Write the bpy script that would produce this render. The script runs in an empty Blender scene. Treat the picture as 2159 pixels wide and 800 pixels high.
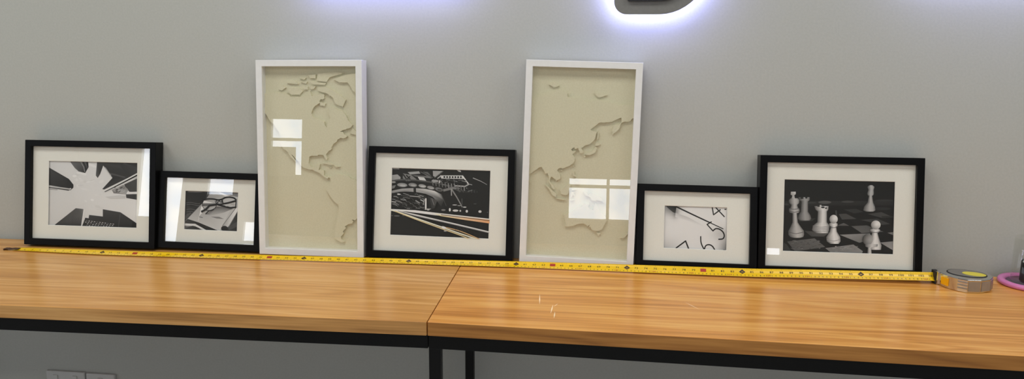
import bpy, bmesh, math, random
import numpy as np
from mathutils import Vector, Matrix
random.seed(7)
S = bpy.context.scene
COL = S.collection
Z0 = 0.75                      # height of the table top above the floor

# ------------------------------------------------------------------ helpers
def lin(v):
    v = v / 255.0
    return v / 12.92 if v <= 0.04045 else ((v + 0.055) / 1.055) ** 2.4
def rgb(r, g=None, b=None):
    if g is None: g = b = r
    return (lin(r), lin(g), lin(b), 1.0)

def link(name, me, parent=None, mats=()):
    o = bpy.data.objects.new(name, me)
    COL.objects.link(o)
    if parent is not None: o.parent = parent
    for m in mats: me.materials.append(m)
    return o
def from_bm(name, bm, mats, parent=None, smooth=False):
    if not isinstance(mats, (list, tuple)): mats = [mats]
    me = bpy.data.meshes.new(name)
    bmesh.ops.recalc_face_normals(bm, faces=bm.faces[:])
    bm.to_mesh(me); bm.free()
    if smooth:
        for p in me.polygons: p.use_smooth = True
    return link(name, me, parent, mats)
def thing(name, label, cat, group=None, matrix=None, loc=(0, 0, 0)):
    o = bpy.data.objects.new(name, None); COL.objects.link(o)
    o.empty_display_size = 0.05
    o['label'] = label; o['category'] = cat
    if group: o['group'] = group
    if matrix is not None: o.matrix_world = matrix
    else: o.location = loc
    return o
def structure(o):
    o['kind'] = 'structure'; return o

def add_box(bm, x0, x1, y0, y1, z0, z1, mi=0):
    vs = [bm.verts.new(c) for c in ((x0,y0,z0),(x1,y0,z0),(x1,y1,z0),(x0,y1,z0),(x0,y0,z1),(x1,y0,z1),(x1,y1,z1),(x0,y1,z1))]
    for f in ((0,3,2,1),(4,5,6,7),(0,1,5,4),(1,2,6,5),(2,3,7,6),(3,0,4,7)):
        bm.faces.new([vs[i] for i in f]).material_index = mi
    return vs
def box(name, x0, x1, y0, y1, z0, z1, mat, parent=None, bevel=0.0):
    bm = bmesh.new(); add_box(bm, x0, x1, y0, y1, z0, z1)
    if bevel: bmesh.ops.bevel(bm, geom=bm.edges[:], offset=bevel, segments=2, profile=0.5, affect='EDGES')
    return from_bm(name, bm, mat, parent)
def prism(bm, pts, z0, z1, mi=0):
    """closed outline extruded along z"""
    a = [bm.verts.new((x, y, z0)) for x, y in pts]; b = [bm.verts.new((x, y, z1)) for x, y in pts]
    n = len(pts)
    bm.faces.new(a[::-1]).material_index = mi; bm.faces.new(b).material_index = mi
    for i in range(n):
        bm.faces.new((a[i], a[(i+1) % n], b[(i+1) % n], b[i])).material_index = mi
    return a, b
def area2(p):
    return sum(p[i][0]*p[(i+1) % len(p)][1]-p[(i+1) % len(p)][0]*p[i][1] for i in range(len(p)))

# ------------------------------------------------------------------ materials
def mat(name, col=(0.5,0.5,0.5,1), rough=0.5, metal=0.0, spec=0.5):
    m = bpy.data.materials.new(name); m.use_nodes = True
    b = m.node_tree.nodes['Principled BSDF']
    b.inputs['Base Color'].default_value = col
    b.inputs['Roughness'].default_value = rough
    b.inputs['Metallic'].default_value = metal
    b.inputs['Specular IOR Level'].default_value = spec
    return m
def nt(m): return m.node_tree.nodes, m.node_tree.links, m.node_tree.nodes['Principled BSDF']
def speckle(m, c1, c2, scale, bump=0.0, detail=3.0, dist=0.001):
    N, L, B = nt(m)
    tc = N.new('ShaderNodeTexCoord'); no = N.new('ShaderNodeTexNoise')
    no.inputs['Scale'].default_value = scale; no.inputs['Detail'].default_value = detail
    L.new(tc.outputs['Object'], no.inputs['Vector'])
    r = N.new('ShaderNodeValToRGB'); r.color_ramp.elements[0].position = 0.3; r.color_ramp.elements[1].position = 0.7
    r.color_ramp.elements[0].color = c1; r.color_ramp.elements[1].color = c2
    L.new(no.outputs['Fac'], r.inputs['Fac']); L.new(r.outputs['Color'], B.inputs['Base Color'])
    if bump:
        bp = N.new('ShaderNodeBump'); bp.inputs['Strength'].default_value = bump; bp.inputs['Distance'].default_value = dist
        L.new(no.outputs['Fac'], bp.inputs['Height']); L.new(bp.outputs['Normal'], B.inputs['Normal'])
    return m
def emis(name, col, strength):
    m = bpy.data.materials.new(name); m.use_nodes = True
    N = m.node_tree.nodes; L = m.node_tree.links; N.clear()
    e = N.new('ShaderNodeEmission'); e.inputs['Color'].default_value = col; e.inputs['Strength'].default_value = strength
    o = N.new('ShaderNodeOutputMaterial'); L.new(e.outputs[0], o.inputs[0])
    return m
def wood(name, dark, mid, light, seed, rough=0.27, contrast=1.0):
    m = mat(name, mid, rough); N, L, B = nt(m)
    tc = N.new('ShaderNodeTexCoord')
    mp = N.new('ShaderNodeMapping'); mp.inputs['Location'].default_value = (seed*3.1, seed*1.7, seed)
    mp.inputs['Scale'].default_value = (0.55, 7.0, 7.0)
    L.new(tc.outputs['Object'], mp.inputs['Vector'])
    # broad cathedral figure
    n1 = N.new('ShaderNodeTexNoise'); n1.inputs['Scale'].default_value = 1.6; n1.inputs['Detail'].default_value = 2.0; n1.inputs['Distortion'].default_value = 0.6
    L.new(mp.outputs[0], n1.inputs['Vector'])
    mul = N.new('ShaderNodeMath'); mul.operation = 'MULTIPLY'; mul.inputs[1].default_value = 13.0
    L.new(n1.outputs['Fac'], mul.inputs[0])
    fr = N.new('ShaderNodeMath'); fr.operation = 'PINGPONG'; fr.inputs[1].default_value = 1.0
    L.new(mul.outputs[0], fr.inputs[0])
    # fine fibres
    mp2 = N.new('ShaderNodeMapping'); mp2.inputs['Scale'].default_value = (3.0, 170.0, 170.0)
    L.new(tc.outputs['Object'], mp2.inputs['Vector'])
    n2 = N.new('ShaderNodeTexNoise'); n2.inputs['Scale'].default_value = 1.3; n2.inputs['Detail'].default_value = 4.0
    L.new(mp2.outputs[0], n2.inputs['Vector'])
    mp3 = N.new('ShaderNodeMapping'); mp3.inputs['Scale'].default_value = (1.3, 44.0, 44.0)
    L.new(tc.outputs['Object'], mp3.inputs['Vector'])
    n3 = N.new('ShaderNodeTexNoise'); n3.inputs['Scale'].default_value = 1.2; n3.inputs['Detail'].default_value = 3.0
    L.new(mp3.outputs[0], n3.inputs['Vector'])
    a = N.new('ShaderNodeMath'); a.operation = 'MULTIPLY'; a.inputs[1].default_value = 0.18
    L.new(fr.outputs[0], a.inputs[0])
    b = N.new('ShaderNodeMath'); b.operation = 'MULTIPLY_ADD'; b.inputs[1].default_value = 0.36
    L.new(n2.outputs['Fac'], b.inputs[0]); L.new(a.outputs[0], b.inputs[2])
    c = N.new('ShaderNodeMath'); c.operation = 'MULTIPLY_ADD'; c.inputs[1].default_value = 0.40
    L.new(n3.outputs['Fac'], c.inputs[0]); L.new(b.outputs[0], c.inputs[2])
    r = N.new('ShaderNodeValToRGB'); e = r.color_ramp.elements
    e[0].position = 0.26; e[0].color = dark; e[1].position = 0.65; e[1].color = light
    x = e.new(0.45); x.color = mid
    L.new(c.outputs[0], r.inputs['Fac']); L.new(r.outputs['Color'], B.inputs['Base Color'])
    bp = N.new('ShaderNodeBump'); bp.inputs['Strength'].default_value = 0.12; bp.inputs['Distance'].default_value = 0.0008
    L.new(n2.outputs['Fac'], bp.inputs['Height']); L.new(bp.outputs['Normal'], B.inputs['Normal'])
    return m
def glass_mat(name, tint=(1,1,1,1), ior=1.55, gain=1.0):
    m = bpy.data.materials.new(name); m.use_nodes = True
    N = m.node_tree.nodes; L = m.node_tree.links; N.clear()
    t = N.new('ShaderNodeBsdfTransparent'); t.inputs[0].default_value = tint
    g = N.new('ShaderNodeBsdfGlossy'); g.inputs['Roughness'].default_value = 0.0; g.inputs[0].default_value = (1,1,1,1)
    f = N.new('ShaderNodeFresnel'); f.inputs['IOR'].default_value = ior
    k = N.new('ShaderNodeMath'); k.operation = 'MULTIPLY'; k.inputs[1].default_value = gain; k.use_clamp = True
    mx = N.new('ShaderNodeMixShader'); o = N.new('ShaderNodeOutputMaterial')
    ge = N.new('ShaderNodeNewGeometry'); iv = N.new('ShaderNodeMath'); iv.operation = 'SUBTRACT'; iv.inputs[0].default_value = 1.0
    k2 = N.new('ShaderNodeMath'); k2.operation = 'MULTIPLY'      # the pane reflects where a ray enters it; the far face lets it out
    L.new(ge.outputs['Backfacing'], iv.inputs[1]); L.new(iv.outputs[0], k2.inputs[1])
    L.new(f.outputs[0], k.inputs[0]); L.new(k.outputs[0], k2.inputs[0]); L.new(k2.outputs[0], mx.inputs[0])
    L.new(t.outputs[0], mx.inputs[1]); L.new(g.outputs[0], mx.inputs[2]); L.new(mx.outputs[0], o.inputs[0])
    return m

M = {}
M['wall'] = speckle(mat('wall_paint', rough=0.85, spec=0.2), (0.450,0.462,0.432,1), (0.478,0.490,0.458,1), 160.0, bump=0.18, detail=4.0, dist=0.0012)
M['room'] = speckle(mat('room_paint', rough=0.9, spec=0.1), (0.30,0.29,0.26,1), (0.34,0.33,0.30,1), 30.0)
M['floor'] = speckle(mat('floor_tile', rough=0.6), (0.30,0.29,0.27,1), (0.36,0.35,0.33,1), 4.0)
M['black'] = speckle(mat('black_lacquer', rough=0.32, spec=0.14), (0.0025,0.0026,0.0028,1), (0.0035,0.0036,0.0038,1), 60.0, bump=0.03)
M['white'] = speckle(mat('white_lacquer', rough=0.38, spec=0.4), (0.75,0.755,0.745,1), (0.79,0.795,0.785,1), 40.0, bump=0.02)
M['mat'] = speckle(mat('mat_board', rough=0.9, spec=0.15), (0.80,0.795,0.735,1), (0.85,0.845,0.785,1), 500.0, bump=0.05, dist=0.0003)
M['mat_core'] = mat('mat_bevel_core', (0.86,0.86,0.83,1), 0.9)
M['backing'] = mat('backing_board', (0.12,0.08,0.05,1), 0.9)
M['glass'] = glass_mat('picture_glass', (0.995,0.997,0.994,1), 1.52, 1.5)
M['map'] = speckle(mat('map_card', rough=0.85, spec=0.15), (0.650,0.615,0.450,1), (0.700,0.665,0.500,1), 260.0, bump=0.05, dist=0.0003)
M['wood_l'] = wood('oak_laminate', rgb(182,124,58), rgb(212,154,80), rgb(230,178,108), 1.0)
M['wood_r'] = wood('oak_laminate_second', rgb(182,116,44), rgb(220,152,70), rgb(240,182,98), 5.3)
M['steel'] = speckle(mat('black_powder_coat', rough=0.45, spec=0.2), (0.0035,0.0037,0.004,1), (0.005,0.0052,0.0055,1), 200.0, bump=0.05)
M['edge_shade_l'] = wood('oak_edge_shade', rgb(150,104,52), rgb(194,142,80), rgb(214,166,104), 2.2, 0.5)  # darker oak for the front edges, their shade put into the colour
M['edge_shade_r'] = wood('oak_edge_shade_second', rgb(112,68,24), rgb(156,102,42), rgb(182,126,60), 7.7, 0.5)
M['scratch'] = mat('bare_scratch', rgb(248,222,176), 0.7)
M['tape'] = speckle(mat('yellow_tape_enamel', rough=0.28, spec=0.5), (0.84,0.53,0.004,1), (0.90,0.58,0.006,1), 30.0)
M['ink'] = mat('black_ink', (0.035,0.012,0.004,1), 0.5)
M['redink'] = mat('red_ink', (0.42,0.03,0.008,1), 0.5)
M['chrome'] = speckle(mat('chrome_plastic', rough=0.12, metal=1.0), (0.66,0.66,0.66,1), (0.74,0.74,0.74,1), 20.0)
M['chrome_dull'] = speckle(mat('chrome_dull', rough=0.42, metal=0.8), (0.34,0.32,0.29,1), (0.40,0.38,0.34,1), 40.0)
M['rubber'] = mat('black_rubber', (0.012,0.012,0.012,1), 0.6)
M['label'] = mat('label_yellow', rgb(226,210,60), 0.35)
M['button'] = mat('button_yellow', rgb(246,178,6), 0.35)
M['rust'] = speckle(mat('worn_hook_metal', rough=0.6, metal=0.4), (0.05,0.02,0.012,1), (0.16,0.08,0.04,1), 300.0)
M['pink'] = mat('pink_plastic', rgb(214,126,178), 0.35)
M['clear'] = glass_mat('clear_plastic', (0.97,0.97,0.96,1), 1.45, 1.0)
M['floorgrey'] = mat('grey_base', (0.10,0.09,0.10,1), 0.25)
M['dark'] = mat('dark_contents', (0.012,0.013,0.016,1), 0.35)
M['socket'] = speckle(mat('socket_plastic', rough=0.4), (0.55,0.55,0.54,1), (0.58,0.58,0.57,1), 20.0)
M['sign'] = speckle(mat('sign_grey', rough=0.5), (0.17,0.172,0.165,1), (0.19,0.192,0.184,1), 120.0)
M['signblack'] = mat('sign_black', (0.006,0.006,0.007,1), 0.35)
M['halo'] = emis('led_halo', (0.46,0.48,1.0,1), 17.0)
M['winframe'] = mat('window_frame_paint', (0.55,0.54,0.50,1), 0.5)
# daylight seen through the panes; the side and soft ones are added fill
def sky_pane(name, strength):
    m = emis(name, (1,1,1,1), strength); N = m.node_tree.nodes; L = m.node_tree.links
    e = [n for n in N if n.type == 'EMISSION'][0]
    tc = N.new('ShaderNodeTexCoord'); no = N.new('ShaderNodeTexNoise'); no.inputs['Scale'].default_value = 6.0; no.inputs['Detail'].default_value = 6.0
    L.new(tc.outputs['Object'], no.inputs['Vector'])
    r = N.new('ShaderNodeValToRGB'); r.color_ramp.elements[0].position = 0.35; r.color_ramp.elements[1].position = 0.6
    r.color_ramp.elements[0].color = (0.62,0.74,0.93,1); r.color_ramp.elements[1].color = (0.93,0.96,1.0,1)
    L.new(no.outputs['Fac'], r.inputs['Fac']); L.new(r.outputs[0], e.inputs['Color'])
    return m
M['sky'] = sky_pane('daylight_pane', 8.0)
M['fill_side'] = sky_pane('fill_pane_side', 2.2)
M['fill_soft'] = sky_pane('fill_pane_soft', 1.5)
# printed photographs: one pigment colour per point of the print
pm = mat('photo_print', rough=0.45, spec=0.3); N, L, B = nt(pm)
va = N.new('ShaderNodeAttribute'); va.attribute_name = 'pigment'; L.new(va.outputs['Color'], B.inputs['Base Color'])
M['print'] = pm

# ------------------------------------------------------------------ room
XL, XR, YB, ZC = -5.0, 3.2, -4.5, 2.65
structure(box('wall_back', XL, XR, 0.0, 0.12, 0.0, ZC, M['wall']))
structure(box('floor', XL, XR, YB, 0.0, -0.08, 0.0, M['floor']))
structure(box('ceiling', XL, XR, YB, 0.0, ZC, ZC+0.08, M['room']))
def side_wall(name, xa, xb, holes):
    bm = bmesh.new()
    ys = sorted({YB, 0.0, *[h[0] for h in holes], *[h[1] for h in holes]}); zz = sorted({0.0, ZC, *[h[2] for h in holes], *[h[3] for h in holes]})
    for a, b in zip(ys, ys[1:]):
        for c, d in zip(zz, zz[1:]):
            if any(h[0] < (a+b)/2 < h[1] and h[2] < (c+d)/2 < h[3] for h in holes): continue
            add_box(bm, xa, xb, a, b, c, d)
    structure(from_bm(name, bm, M['room']))
side_wall('wall_left', XL-0.1, XL, [(-3.3, -1.2, 0.5, 2.0)])
side_wall('wall_right', XR, XR+0.1, [(-3.3, -1.2, 0.5, 2.0)])
for k, xc in ((7, XL-0.05), (8, XR+0.05)):  # unseen side windows, added to light the room from left and right
    bm = bmesh.new(); t = 0.03
    for a in ((-3.3, -3.3+t, 0.5, 2.0), (-1.2-t, -1.2, 0.5, 2.0), (-3.3+t, -1.2-t, 0.5, 0.5+t), (-3.3+t, -1.2-t, 2.0-t, 2.0), (-2.25-t/2, -2.25+t/2, 0.5+t, 2.0-t)):
        add_box(bm, xc-.03, xc+.03, *a)
    wf = structure(from_bm('window_%d' % k, bm, M['winframe']))
    box('pane', xc-.003, xc+.003, -3.3+t*.6, -1.2-t*.6, 0.5+t*.6, 2.0-t*.6, M['fill_side'], wf)
# opposite wall with cut openings; the wide high one is added for frontal fill
wins = [(-0.645, 0.02, -0.315, 0.040), (-3.51, -3.20, 0.02, 0.53), (-4.42, -4.10, 0.29, 0.92), (-3.88, -3.62, 0.74, 0.91), (1.04, 1.17, 0.085, 0.16), (-2.9, 2.6, 1.10, 1.72)]
bm = bmesh.new()
xs = sorted({XL, XR, *[w[0] for w in wins], *[w[1] for w in wins]})
zs = sorted({0.0, ZC, *[w[2]+Z0 for w in wins], *[w[3]+Z0 for w in wins]})
for i in range(len(xs)-1):
    for j in range(len(zs)-1):
        cx, cz = (xs[i]+xs[i+1])/2, (zs[j]+zs[j+1])/2
        if any(w[0] < cx < w[1] and w[2]+Z0 < cz < w[3]+Z0 for w in wins): continue
        add_box(bm, xs[i], xs[i+1], YB-0.12, YB, zs[j], zs[j+1])
structure(from_bm('wall_front', bm, M['room']))
mull = [((-0.315,), (-0.035,)), ((), (0.340,)), ((), ()), ((), ()), ((), ()), ((-1.8,-0.7,0.4,1.5), ())]
for k, (w, (vx, hz)) in enumerate(zip(wins, mull)):
    x0, x1, z0, z1 = w[0], w[1], w[2]+Z0, w[3]+Z0
    bm = bmesh.new(); t = 0.012 if k < 5 else 0.03
    for a in ((x0, x0+t, z0, z1), (x1-t, x1, z0, z1), (x0+t, x1-t, z0, z0+t), (x0+t, x1-t, z1-t, z1)):
        add_box(bm, a[0], a[1], YB-0.07, YB-0.02, a[2], a[3])
    for v in vx: add_box(bm, v-t, v+t, YB-0.068, YB-0.022, z0+t, z1-t)
    for h in hz: add_box(bm, x0+t, x1-t, YB-0.066, YB-0.024, h+Z0-t*1.1, h+Z0+t*1.1)
    wf = structure(from_bm('window_%d' % (k+1), bm, M['winframe']))
    box('pane', x0+t*0.6, x1-t*0.6, YB-0.062, YB-0.058, z0+t*0.6, z1-t*0.6, M['sky'] if k < 5 else M['fill_soft'], wf)
    if k == 1: box('pane_cover', x0+t, -3.275, YB-0.045, YB-0.040, z0+t, 0.275+Z0, M['winframe'], wf)  # added cover, stands in for the round shape outside the lower pane

# ------------------------------------------------------------------ table
def poly_slab(name, pts, z0, z1, m, parent, bevel=0.0012):
    bm = bmesh.new(); prism(bm, pts, z0, z1)
    bmesh.ops.bevel(bm, geom=bm.edges[:], offset=bevel, segments=2, profile=0.5, affect='EDGES')
    return from_bm(name, bm, m, parent)
XS = -0.793; TH = 0.0325; DF = 0.5647
def tube(name, x0, x1, y0, y1, z0, z1, parent):
    return box(name, x0, x1, y0, y1, z0, z1, M['steel'], parent, bevel=0.0015)
def table(label, xa, xb, top_pts, wm, left_leg, right_leg, fy, em):
    t = thing('bench_table', label, 'table', 'wood topped tables joined end to end', loc=((xa+xb)/2, -0.3, 0))
    inv = Vector(t.location)
    def L_(o):
        o.data.transform(Matrix.Translation(-inv)); return o
    top = L_(poly_slab('tabletop', top_pts, Z0-TH, Z0, wm, t))
    zr = Z0-TH
    (fa, fb) = (fy[0], fy[1])
    L_(poly_slab('edge_shade', [(top_pts[0][0]+.0005, fa-.0012), (top_pts[1][0]-.0005, fb-.0012), (top_pts[1][0]-.0005, fb+.0002), (top_pts[0][0]+.0005, fa+.0002)], Z0-TH+.0002, Z0-.0008, em, t, bevel=.0003))  # thin front strip whose darker wood paints in the shaded edge
    # front and back rails follow the top; end rails close the frame
    bm = bmesh.new(); (ya, yb) = fy
    ia, ib = xa+0.0, xb-0.0
    prism(bm, [(ia, ya+0.010), (ib, yb+0.010), (ib, yb+0.040), (ia, ya+0.040)], zr-0.0345, zr)
    L_(from_bm('front_rail', bm, M['steel'], t))
    L_(tube('back_rail', ia, ib, -0.066, -0.040, zr-0.0345, zr, t))
    for x0, y_ in ((xa, ya), (xb-0.027, yb)):
        L_(tube('end_rail', x0, x0+0.027, y_+0.041, -0.067, zr-0.030, zr-0.0005, t))
    for use, x0, y_ in ((left_leg, xa, ya), (right_leg, xb-0.027, yb)):
        if not use: continue
        L_(tube('leg', x0, x0+0.0272, y_+0.0105, y_+0.0375, 0.0, zr-0.0347, t))
        L_(tube('leg', x0+0.003, x0+0.0275, -0.0655, -0.0405, 0.0, zr-0.0347, t))
        L_(tube('foot_rail', x0+0.003, x0+0.0242, y_+0.038, -0.066, 0.10, 0.125, t))
    return t, top, inv
lt, ltop, _ = table('left wooden bench table with black steel frame, under the skyscraper and eyeglasses pictures', -2.60, XS-0.0011,
      [(-2.60, -0.6037), (XS-0.0011, -DF), (XS-0.0011, -0.020), (-2.60, -0.0165)], M['wood_l'], True, False, (-0.6037, -DF), M['edge_shade_l'])
rt, rtop, rinv = table('right wooden bench table with scratched top, under the clock and chess pictures', XS+0.0011, 1.00,
      [(XS+0.0011, -DF), (1.00, -0.6090), (1.00, -0.0275), (XS+0.0011, -0.020)], M['wood_r'], True, True, (-DF, -0.6090), M['edge_shade_r'])
# short pale scratches in the laminate
for (x0, y0, x1, y1, w) in ((-.5543,-.336,-.5490,-.4137,.0014),(-.5169,-.4096,-.5188,-.4732,.0015),(-.5097,-.459,-.5094,-.5037,.0015),(-.505,-.40,-.515,-.425,.0008),(-.20,-.35,-.17,-.40,.0008)):
    d = Vector((x1-x0, y1-y0, 0)).normalized(); n = Vector((-d.y, d.x, 0))*w
    a = Vector((x0, y0, Z0+0.0001)); b = Vector((x1, y1, Z0+0.0001)); m_ = (a+b)/2
    bm = bmesh.new(); bm.faces.new([bm.verts.new(v-rinv) for v in (a, m_-n, b, m_+n)])
    from_bm('scratch', bm, M['scratch'], rt)

# ------------------------------------------------------------------ picture frames
def frame_matrix(u, n, v, o):
    return Matrix(((u[0], -n[0], v[0], o[0]), (u[1], -n[1], v[1], o[1]), (u[2], -n[2], v[2], o[2]+Z0), (0, 0, 0, 1)))
def ortho(u, v):
    u = Vector(u).normalized(); v = Vector(v); v = (v-u*u.dot(v)).normalized(); n = u.cross(v)
    return u, v, n           # n points to the room
def ring(bm, outer, inner, y0, y1, mi=0):
    """mitred rectangular ring in x/z, between depths y0 (front) and y1 (back)"""
    (ax, az, bx, bz), (cx, cz, dx, dz) = outer, inner
    O = [(ax,az),(bx,az),(bx,bz),(ax,bz)]; I = [(cx,cz),(dx,cz),(dx,dz),(cx,dz)]
    V = {}
    for k, P in (('o', O), ('i', I)):
        for yk, y in (('f', y0), ('b', y1)):
            V[k+yk] = [bm.verts.new((x, y, z)) for x, z in P]
    for i in range(4):
        j = (i+1) % 4
        for a, b, c, d in ((V['of'][i],V['of'][j],V['if'][j],V['if'][i]), (V['ob'][j],V['ob'][i],V['ib'][i],V['ib'][j]),
                           (V['of'][j],V['of'][i],V['ob'][i],V['ob'][j]), (V['if'][i],V['if'][j],V['ib'][j],V['ib'][i])):
            bm.faces.new((a, b, c, d)).material_index = mi
def moulding(W, H, b, T, m, parent):
    bm = bmesh.new(); ring(bm, (0, 0, W, H), (b, b, W-b, H-b), -T, -0.004)
    bmesh.ops.bevel(bm, geom=[e for e in bm.edges], offset=0.0013, segments=2, profile=0.6, affect='EDGES')
    return from_bm('border', bm, m, parent)

def homography(src, dst):
    A = []
    for (x, y), (u, v) in zip(src, dst):
        A.append([x, y, 1, 0, 0, 0, -u*x, -u*y, -u]); A.append([0, 0, 0, x, y, 1, -v*x, -v*y, -v])
    h = np.linalg.svd(np.array(A, float))[2][-1].reshape(3, 3)
    def f(p):
        q = h @ np.array([p[0], p[1], 1.0]); return q[0]/q[2], q[1]/q[2]
    return f
def clip(pts, rect):
    """Sutherland-Hodgman of points (x, y, *attributes) against a rectangle"""
    def go(P, ax, lim, sg):
        out = []
        for i in range(len(P)):
            a, b = P[i-1], P[i]
            ia, ib = sg*(a[ax]-lim) <= 0, sg*(b[ax]-lim) <= 0
            if ia != ib:
                t = (lim-a[ax])/(b[ax]-a[ax]); out.append(tuple(x+(y-x)*t for x, y in zip(a, b)))
            if ib: out.append(b)
        return out
    P = list(pts)
    for ax, lim, sg in ((0, rect[0], -1), (0, rect[2], 1), (1, rect[1], -1), (1, rect[3], 1)):
        if len(P) < 3: return []
        P = go(P, ax, lim, sg)
    return P

class Print:
    """a flat printed photograph, drawn as inked shapes inside its rectangle"""
    def __init__(s, quad, rect, depth):
        s.f = homography(quad, [(rect[0], rect[3]), (rect[2], rect[3]), (rect[2], rect[1]), (rect[0], rect[1])])
        s.rect, s.depth, s.n = rect, depth, 0
        s.bm = bmesh.new(); s.cl = s.bm.verts.layers.float_color.new('pigment')
    def c(s, col):
        if isinstance(col, (int, float)): col = (col,)*3
        return tuple(min(0.86, lin(v)*1.32*(v/205.0)**0.25) for v in col)
    def poly(s, pts, col):
        cols = col if isinstance(col, list) else [col]*len(pts)
        P = [s.f(p)+s.c(k) for p, k in zip(pts, cols)]
        P = clip(P, s.rect)
        if len(P) < 3: return
        s.n += 1; y = -(s.depth+s.n*6e-6)
        vs = []
        for q in P:
            v = s.bm.verts.new((q[0], y, q[1])); v[s.cl] = (q[2], q[3], q[4], 1); vs.append(v)
        if area2([(q[0], q[1]) for q in P]) < 0: vs.reverse()
        try: s.bm.faces.new(vs)
        except ValueError: pass
    def field(s, x0, y0, x1, y1, f, nx=26, ny=18):
        """smooth tone over the whole print"""
        for i in range(nx):
            for j in range(ny):
                n0 = s.n
                q = [(x0+(x1-x0)*a/nx, y0+(y1-y0)*b/ny) for a, b in ((i,j),(i+1,j),(i+1,j+1),(i,j+1))]
                s.poly(q, [f(*p) for p in q]); s.n = n0
        s.n += 1
    def stroke(s, pts, w, col, w2=None):
        w2 = w if w2 is None else w2
        P = [Vector(p) for p in pts]; n = len(P); A = []; B = []
        for i, p in enumerate(P):
            d = (P[min(i+1, n-1)]-P[max(i-1, 0)]).normalized(); q = Vector((-d.y, d.x))*(w+(w2-w)*i/(n-1))/2
            A.append(p+q); B.append(p-q)
        for i in range(n-1): s.poly([A[i], A[i+1], B[i+1], B[i]], col)
    def ell(s, cx, cy, rx, ry, col, rot=0.0, n=20):
        c, d = math.cos(rot), math.sin(rot)
        s.poly([(cx+rx*math.cos(t)*c-ry*math.sin(t)*d, cy+rx*math.cos(t)*d+ry*math.sin(t)*c) for t in [2*math.pi*i/n for i in range(n)]], col)
    def arc(s, pts, w, col, k=6):
        out = []
        for i in range(len(pts)-1):
            p0, p1, p2, p3 = [Vector(pts[max(0, min(len(pts)-1, i+j))]) for j in (-1, 0, 1, 2)]
            for t in [j/k for j in range(k)]:
                out.append(0.5*((2*p1)+(p2-p0)*t+(2*p0-5*p1+4*p2-p3)*t*t+(3*p1-p0-3*p2+p3)*t**3))
        out.append(Vector(pts[-1])); s.stroke(out, w, col)
    def lathe(s, rows, val, shade=(0.42, 0.72, 1.0, 0.92, 0.6)):
        us = (0.0, 0.22, 0.55, 0.82, 1.0)
        for (y0, a0, b0), (y1, a1, b1) in zip(rows, rows[1:]):
            for i in range(4):
                s.poly([(a0+(b0-a0)*us[i], y0), (a0+(b0-a0)*us[i+1], y0), (a1+(b1-a1)*us[i+1], y1), (a1+(b1-a1)*us[i], y1)],
                       [val*shade[i], val*shade[i+1], val*shade[i+1], val*shade[i]])
    def ball(s, cx, cy, rx, ry, val, light=(0.3, -0.2), n=20):
        for i in range(n):
            a, b = 2*math.pi*i/n, 2*math.pi*(i+1)/n
            f = lambda t: val*(0.72+0.28*(math.cos(t)*light[0]+math.sin(t)*light[1])*2)
            s.poly([(cx+light[0]*rx*0.5, cy+light[1]*ry*0.5), (cx+rx*math.cos(a), cy+ry*math.sin(a)), (cx+rx*math.cos(b), cy+ry*math.sin(b))], [val, f(a), f(b)])
    def done(s, parent):
        return from_bm('photo_print', s.bm, M['print'], parent)

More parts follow.
